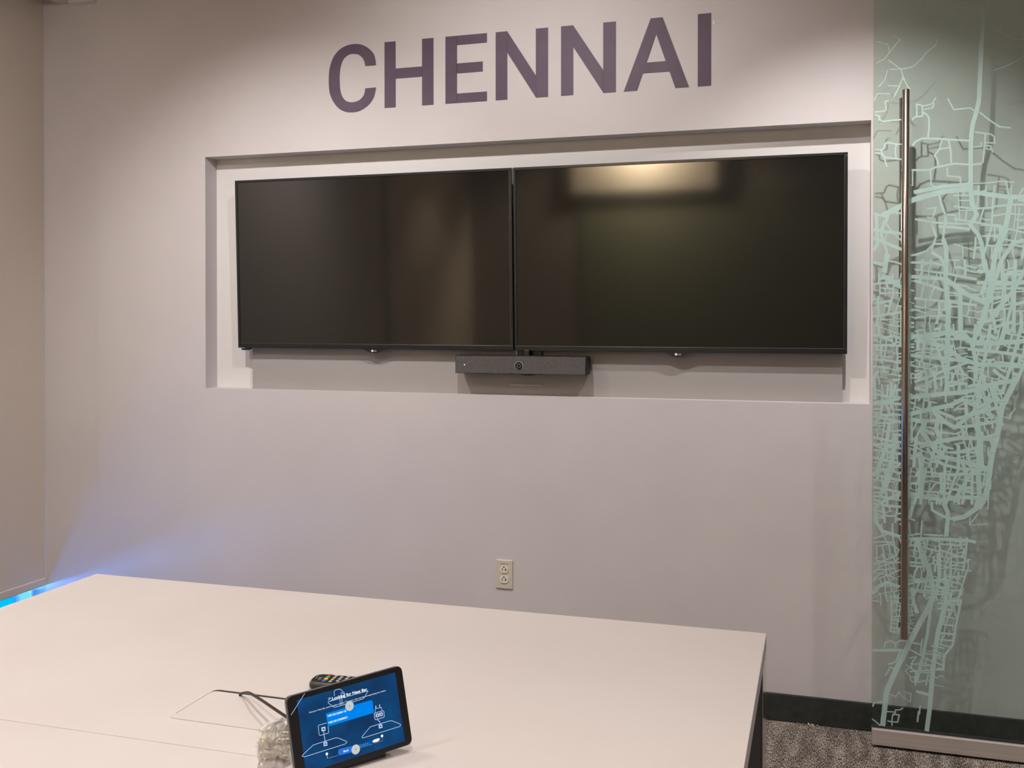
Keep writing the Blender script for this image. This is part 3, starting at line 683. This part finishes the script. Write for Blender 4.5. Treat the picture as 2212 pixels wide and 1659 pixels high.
# frosted street map: ribbons of film on the room side of the glass
fb = MB(); FN = V((0, -1, 0)); cnt = [0]
def G(px, py): return onY(px, py, GY-.0004)
def road(pts, wpx, mi=0):
    pts = [G(*q) for q in pts]
    pts = [p for p in pts]
    q = []
    for p in pts:
        q.append(V((max(GX0+.001, min(GX1-.002, p.x)), p.y, max(.069, p.z))))
    q2 = [q[0]]
    for p in q[1:]:
        if (p-q2[-1]).length > .0008: q2.append(p)
    if len(q2) < 2: return
    cnt[0] += 1
    fb.ribbon(q2, (wpx*1.08+.25)/640., FN, mi, off=cnt[0]*.0000008)
def crop(ox, oy, s): return lambda pts: [(ox+x/s, oy+y/s) for x, y in pts]
A, B, Cc, Dd = crop(1860, 0, 3.949), crop(1860, 400, 3.949), crop(1860, 800, 3.949), crop(1860, 1200, 3.6137)
RA = [([(1050,-40),(1030,300),(1010,770),(1005,860),(985,950),(955,1050),(940,1150),(935,1300),(935,1400),(935,1560),(940,1659)],30),
([(120,955),(205,945),(215,930),(205,870),(235,855)],8),([(120,980),(155,990),(155,1020),(190,1035),(270,1025),(345,1020)],10),
([(435,1025),(455,1000),(480,995),(525,990),(520,900),(475,890),(475,990)],10),([(520,955),(560,975),(580,1010),(580,1100),(572,1170)],12),
([(525,905),(610,885),(625,850),(640,835)],8),([(530,935),(610,920),(625,880)],7),([(430,1245),(450,1230),(460,1210),(520,1180),(690,1185),(745,1190),(935,1200)],14),
([(690,1185),(670,1270),(625,1330),(645,1350),(660,1410)],11),([(670,1270),(755,1260)],10),([(745,1190),(765,1290),(770,1390)],12),
([(415,1450),(580,1450),(640,1425),(800,1395),(935,1405),(1030,1395)],14),([(970,1125),(1110,1145),(1135,1165),(1140,1220),(1050,1215)],10),
([(1060,1140),(1055,1215),(1040,1390)],10),([(945,1255),(1025,1250),(1025,1210)],9),([(1050,1240),(1110,1245),(1105,1275),(1065,1270)],8),([(1110,1260),(1125,1300)],8),
([(740,840),(790,935),(930,920),(975,950)],9),([(1010,955),(1090,1020),(1180,1080),(1275,1090)],11),([(735,1430),(735,1500),(845,1510),(850,1570)],10),
([(590,1450),(600,1580),(640,1600)],12),([(120,1280),(190,1275),(205,1230),(230,1215),(300,1230),(290,1290),(300,1350)],11),([(300,1230),(345,1230)],9),
([(120,1305),(170,1310),(200,1340),(345,1360)],12),([(165,1275),(195,1335),(220,1420)],11),([(415,1450),(440,1450),(440,1580),(415,1580)],9),
([(110,860),(140,800),(250,800)],6),([(270,290),(330,340),(240,450),(200,500),(130,540)],6),([(230,510),(340,590),(360,660),(400,740),(420,760)],8),([(225,600),(205,680),(150,740)],6),
([(280,830),(310,770),(345,690),(360,660)],8),([(240,590),(345,590),(440,570),(520,500),(545,460),(640,380)],6),([(120,350),(230,380),(240,440)],5),([(260,50),(350,40),(450,110)],6),([(520,80),(620,30),(780,15),(880,100),(1020,150)],8),([(640,380),(660,300),(740,260)],5),([(230,730),(340,735)],6),
([(450,1640),(700,1590),(930,1570)],28),([(880,1570),(1080,1560),(1200,1545),(1310,1555)],9),([(1235,1550),(1260,1659)],10),([(1390,1600),(1350,1659)],12),([(1150,250),(1300,330),(1390,330)],5),([(1130,600),(1250,560),(1390,480)],5)]
RB = [([(180,260),(300,200),(430,130),(600,80),(700,55),(930,30)],40),([(960,60),(1100,80),(1250,100),(1390,100)],34),([(935,0),(950,150),(985,250),(930,340),(1000,420),(1030,500),(1050,690),(1090,770),(1030,920)],28),
([(660,350),(800,360),(930,375)],20),([(720,800),(900,930),(1080,1010)],34),([(600,570),(680,620),(720,700)],24),([(600,330),(640,440),(600,560)],14),([(1280,100),(1240,330),(1150,560),(1120,750),(1080,1000),(1020,1200),(950,1340)],34),
([(1390,470),(1300,490),(1200,640),(1130,850),(1090,1000)],28),([(420,780),(720,800)],26),([(845,900),(850,1250)],30),([(700,460),(730,540),(720,800),(740,1000),(740,1250),(735,1659)],32),([(420,1290),(600,1290),(750,1250),(950,1340),(1150,1350),(1390,1330)],34),
([(480,1320),(720,1380),(850,1480),(1000,1530),(1390,1540)],32),([(1420,680),(1300,900),(1160,1060),(1100,1150)],28),([(180,770),(250,810),(340,870)],34),([(420,1450),(900,1500)],26),([(860,1250),(940,1330),(980,1500),(980,1659)],28),
([(660,60),(690,180),(720,260),(700,460)],16),([(460,290),(520,300),(640,320),(800,330),(930,330)],14),([(720,250),(810,255),(810,330),(730,320),(720,250)],12),([(830,130),(930,130)],10),([(840,215),(960,215)],10),([(830,60),(840,300)],8),
([(560,200),(640,190),(610,280),(560,270)],10),([(1020,340),(1170,340),(1250,370)],14),([(1140,340),(1140,480)],10),([(1030,435),(1180,430)],12),([(1180,340),(1200,560)],14),([(1010,555),(1060,560),(1090,420)],14),([(740,640),(840,640)],8),
([(420,660),(600,660),(720,690)],16),([(420,600),(480,590),(560,560),(620,500),(720,500)],16),([(1250,380),(1170,560),(1120,640)],12),([(1310,250),(1390,250)],10),([(1350,190),(1330,400)],10),([(1310,290),(1390,300)],9),([(1200,170),(1260,180)],12),
([(1060,880),(1390,880)],16),([(1060,840),(1220,850),(1390,840)],14),([(1230,760),(1200,1000),(1150,1130)],18),([(1300,740),(1290,1000),(1200,1350)],20),([(1240,740),(1390,730)],16),([(740,940),(840,940)],9),([(740,980),(840,985)],9),([(740,1035),(860,1035)],14),
([(840,1240),(740,1290)],12),([(100,240),(170,260),(220,230),(340,240)],14),([(130,240),(140,500),(100,560)],22),([(200,300),(170,420),(220,560),(190,740)],20),([(340,470),(250,380),(200,300)],10)]
RC = [([(420,230),(700,200),(830,190),(1010,160),(1150,110),(1300,90)],32),([(410,375),(600,330),(760,300),(860,250),(1000,310),(1130,400)],32),([(600,330),(700,430),(800,490),(880,420),(1000,330),(1150,230),(1210,300)],32),
([(500,650),(700,600),(850,575),(1000,580),(1150,590)],30),([(420,420),(540,440),(520,520),(600,640),(700,740),(860,775),(1080,840)],34),([(560,660),(640,770),(720,810),(860,840),(1080,850)],22),([(660,400),(640,500),(680,590)],32),
([(1010,160),(990,300),(990,400),(1010,600),(1000,900),(1010,1060),(980,1180),(880,1250),(780,1270)],34),([(1330,60),(1260,200),(1200,320),(1190,400),(1160,560),(1120,700),(1090,900),(1080,1000),(1050,1100),(1000,1180)],38),
([(410,1050),(560,1080),(700,1110),(850,1080),(1000,1090)],30),([(700,1130),(740,1210),(740,1270),(725,1420)],30),([(600,1120),(605,1190),(700,1245),(780,1270)],20),([(500,700),(520,860),(500,1060)],34),([(430,620),(430,440)],20),([(410,720),(500,740)],14),
([(330,1055),(200,1110),(125,1170),(120,1280),(180,1370),(330,1420)],26),([(180,1390),(240,1500),(255,1600)],10),([(405,1440),(560,1435),(900,1450),(980,1465)],24),([(480,1440),(540,1659)],34),([(110,270),(240,260),(335,240)],20),([(100,630),(330,640)],20),
([(245,440),(210,660),(140,850),(100,900)],26),([(300,550),(265,760),(230,880),(190,1030),(150,1060)],34),([(110,450),(240,450),(330,440)],14),([(150,0),(110,60),(120,250)],20),([(260,100),(250,250),(260,330)],20),([(340,800),(260,840),(180,850),(110,900)],20),
([(410,1270),(440,1160),(480,1060)],24),([(415,1265),(460,1280)],10),([(530,1400),(700,1410)],12),([(520,1280),(510,1440)],12),([(1100,930),(1080,1190)],8),([(1210,395),(1270,410),(1280,370),(1320,320)],8),([(930,1240),(925,1320),(1080,1310)],6),([(925,1320),(1000,1220)],8),
([(1050,410),(1090,440),(1170,440)],16),([(860,230),(940,215),(985,290)],12),([(870,0),(870,100),(720,110)],12),([(530,860),(700,890),(900,880)],16),([(680,870),(690,1060)],20),([(560,1060),(640,960),(780,970)],12),([(740,750),(700,890)],12),([(830,640),(830,840)],24),
([(930,590),(900,760)],10),([(670,640),(690,760)],14),([(860,770),(900,900),(870,1060)],26),([(800,1100),(860,1000),(940,880),(1000,860)],24),([(730,620),(830,560)],10),([(640,590),(740,700),(830,700),(1000,700)],14),([(130,1500),(250,1480),(325,1530),(300,1580),(180,1630),(135,1625),(135,1490)],9),([(180,1500),(210,1610)],8),
([(740,180),(720,0)],26),([(640,160),(620,0)],20),([(1140,90),(1140,230)],30),([(1100,200),(1050,330)],24),([(410,1490),(440,1440)],14)]
RD = [([(480,-30),(540,150),(570,290)],34),([(600,-20),(610,180),(590,300)],20),([(670,180),(655,400),(600,600),(560,900),(535,1200),(512,1380)],32),([(575,290),(520,420),(440,560),(360,720),(270,900),(200,1060),(168,1330)],38),
([(550,340),(520,600),(480,800),(430,990)],22),([(400,250),(410,370),(440,450)],26),([(380,270),(550,290)],22),([(90,300),(140,240),(200,210),(300,245)],26),([(90,740),(300,738),(350,745)],22),([(370,190),(550,195),(680,185)],20),
([(180,720),(190,680),(230,665),(270,690)],9),([(270,740),(270,690),(300,665),(370,670)],9),([(200,1218),(268,1222),(268,1205),(305,1205),(328,1188)],8),([(205,1290),(240,1298),(245,1250),(270,1225)],9),([(245,1238),(298,1245),(285,1300),(240,1298),(242,1330)],9),([(85,1275),(120,1300),(150,1330)],9),
([(462,1170),(455,1240)],10),([(450,1215),(440,1300)],12),([(630,470),(745,495)],10),([(620,535),(742,550)],12),([(615,605),(730,615)],14),([(608,655),(722,665)],12),([(780,350),(745,520),(715,700)],16),([(670,350),(790,350)],18),([(715,700),(650,780),(640,900)],16),([(600,690),(700,715)],10),
([(480,760),(665,790)],8),([(590,880),(650,885)],10),([(480,840),(555,860)],8),([(480,850),(540,915)],7),([(210,850),(270,830),(310,740)],12),([(190,940),(230,870),(270,890)],9),([(380,800),(430,790),(400,830),(390,880),(440,910),(560,915)],11),([(350,850),(380,870),(345,900),(380,940),(390,980),(430,990)],8),
([(220,1080),(270,1100),(300,1060)],7),([(300,1060),(310,1095),(385,1140),(390,1080),(330,1060)],6),([(570,1010),(650,1022)],6),([(440,990),(500,980),(520,960),(540,1000)],8),([(430,1060),(540,1090)],20),([(90,1180),(100,1150),(190,1140)],12),([(230,300),(240,440),(230,590),(290,605)],9),([(230,430),(300,430)],7),([(235,490),(300,500)],7),
([(150,290),(155,390)],9),([(190,280),(200,330)],9),([(85,350),(150,360)],9),([(700,100),(860,120)],10),([(700,10),(700,180)],16),([(640,100),(860,30)],9),([(740,180),(790,240),(780,310)],8),([(705,280),(770,275),(770,310)],8),([(700,280),(705,340)],9),([(495,310),(540,320),(510,340),(495,310)],8),([(720,360),(740,480)],10),([(690,370),(720,440)],7),([(380,140),(410,180),(470,185)],8),([(380,50),(480,60)],12),([(90,130),(200,150),(290,190)],8),([(100,130),(160,80),(240,60),(300,20)],8),([(120,50),(180,40),(260,0)],8)]
for fn, R in ((A, RA), (B, RB), (Cc, RC), (Dd, RD)):
    for pts, wd in R: road(fn(pts), wd/3.9)

# small streets: blocks cut recursively, each edge a thin strip
coast = [(2330, 700), (2212, 815), (2190, 840), (2170, 900), (2152, 960), (2145, 1010), (2135, 1080), (2132, 1095), (2085, 1180), (2096, 1200), (2095, 1232), (2080, 1300), (2052, 1390)]
def coast_x(y):
    for (xa, ya), (xb, yb) in zip(coast, coast[1:]):
        if ya <= y <= yb: return xa+(xb-xa)*(y-ya)/(yb-ya)
    return 2330 if y < 700 else 2040
rs = random.Random(11)
def cut(poly, p, d):
    nrm = (-d[1], d[0]); A_, B__ = [], []
    sd = lambda q: (q[0]-p[0])*nrm[0]+(q[1]-p[1])*nrm[1]
    for i in range(len(poly)):
        a, c = poly[i], poly[(i+1) % len(poly)]; sa, sc = sd(a), sd(c)
        (A_ if sa >= 0 else B__).append(a)
        if sa*sc < 0:
            t = sa/(sa-sc); m_ = (a[0]+(c[0]-a[0])*t, a[1]+(c[1]-a[1])*t); A_.append(m_); B__.append(m_)
    return A_, B__
def area(p): return abs(sum(p[i][0]*p[(i+1) % len(p)][1]-p[(i+1) % len(p)][0]*p[i][1] for i in range(len(p))))/2
def subdiv(poly, amin, ang0, wmin, wmax, depth=0):
    a = area(poly)
    if a < amin*rs.uniform(.5, 2.2) or len(poly) < 3 or depth > 12: return
    cx_ = sum(p[0] for p in poly)/len(poly); cy_ = sum(p[1] for p in poly)/len(poly)
    xs = [p[0] for p in poly]; ys = [p[1] for p in poly]
    wide = (max(xs)-min(xs)) > (max(ys)-min(ys))*1.0
    ang = ang0+rs.gauss(0, .16)+(math.pi/2 if wide else 0)
    d = (math.cos(ang), math.sin(ang)); c_ = (cx_+rs.uniform(-.18, .18)*(max(xs)-min(xs)), cy_+rs.uniform(-.18, .18)*(max(ys)-min(ys)))
    P1, P2 = cut(poly, c_, d)
    sh = [q for q in P1 if q in P2]
    if len(sh) == 2:
        (ax_, ay_), (bx_, by_) = sh
        if (ax_+bx_)/2 < coast_x((ay_+by_)/2) and ax_ < coast_x(ay_)+2 and bx_ < coast_x(by_)+2 and rs.random() < .93:
            mx_, my_ = (ax_+bx_)/2+rs.gauss(0, 1.3), (ay_+by_)/2+rs.gauss(0, 1.3)
            wd = rs.choice((wmin, wmin*1.3, wmin*1.6, wmax)) if depth > 2 else wmax
            road([(ax_, ay_), (mx_, my_), (bx_, by_)], wd)
    for q in (P1, P2): subdiv(q, amin, ang0, wmin, wmax, depth+1)
def zone(x0, y0, x1, y1, amin, ang, wmin, wmax): subdiv([(x0, y0), (x1, y0), (x1, y1), (x0, y1)], amin, ang, wmin, wmax)
zone(2200, 400, 2330, 560, 900, .15, 2, 5)
zone(2060, 400, 2215, 560, 900, .1, 1.8, 3.5)
zone(1975, 560, 2110, 700, 420, .12, 2, 5); zone(2110, 560, 2330, 720, 500, -.15+math.pi/2*0, 2, 6)
zone(1886, 590, 1975, 830, 200, .05, 1.8, 4.5); zone(1886, 455, 1950, 590, 1200, .3, 2, 6)
zone(1975, 700, 2090, 850, 260, -.1, 2, 5); zone(2090, 700, 2330, 850, 300, .2, 2.2, 6)
zone(1886, 830, 1950, 1130, 260, .08, 2, 5)
zone(1950, 850, 2060, 1010, 320, .25, 2.2, 6); zone(2060, 830, 2215, 1010, 330, -.2, 2.2, 6)
zone(1950, 1010, 2150, 1090, 210, .12, 1.8, 5); zone(1965, 1160, 2110, 1235, 150, .1, 1.3, 3.5); zone(2010, 1235, 2100, 1310, 200, .15, 1.2, 3)
zone(1886, 1195, 1945, 1300, 260, -.3, 1.2, 2.2); zone(1960, 1235, 2020, 1290, 200, .2, 1.5, 4)
zone(1886, 1130, 1990, 1200, 700, -.2, 1.5, 3); zone(1925, 1280, 1975, 1370, 90, .05, 1.2, 2.2)
zone(1965, 1380, 2040, 1480, 350, .15, 1.2, 2.5); zone(2025, 1230, 2075, 1420, 240, .2, 1.5, 3)
child(fb, 'map_film', M['film'], dr, label='pale frosted street map on the glass')

# ------------------------------------------------------------------ crumbs on the carpet
b = MB(); rr = random.Random(3)
def crumb(p, s_):
    m4 = Matrix.Translation(p) @ Matrix.Rotation(rr.random()*6, 4, 'Z') @ Matrix.Diagonal((s_, s_*rr.uniform(.5, 1), s_*rr.uniform(.4, .9), 1))
    bmesh.ops.create_icosphere(b.bm, subdivisions=1, radius=1, matrix=m4)
for k in range(9): crumb(onZ(1756+rr.gauss(0, 5), 1566+rr.gauss(0, 2), .003), rr.uniform(.002, .005))
for px, py in ((1697, 1590), (1758, 1592), (1666, 1601), (1703, 1575), (1735, 1563), (1722, 1572)): crumb(onZ(px, py, .003), rr.uniform(.0015, .003))
for k in range(90): crumb(onZ(1662+abs(rr.gauss(0, 38)), 1560+abs(rr.gauss(0, 8)), .002), rr.uniform(.0008, .002))
b.build('carpet_crumbs', M['crumb'], label='scatter of pale crumbs and dust on the carpet along the skirting', cat='crumbs', kind='stuff', loc=(0, -.05, 0))
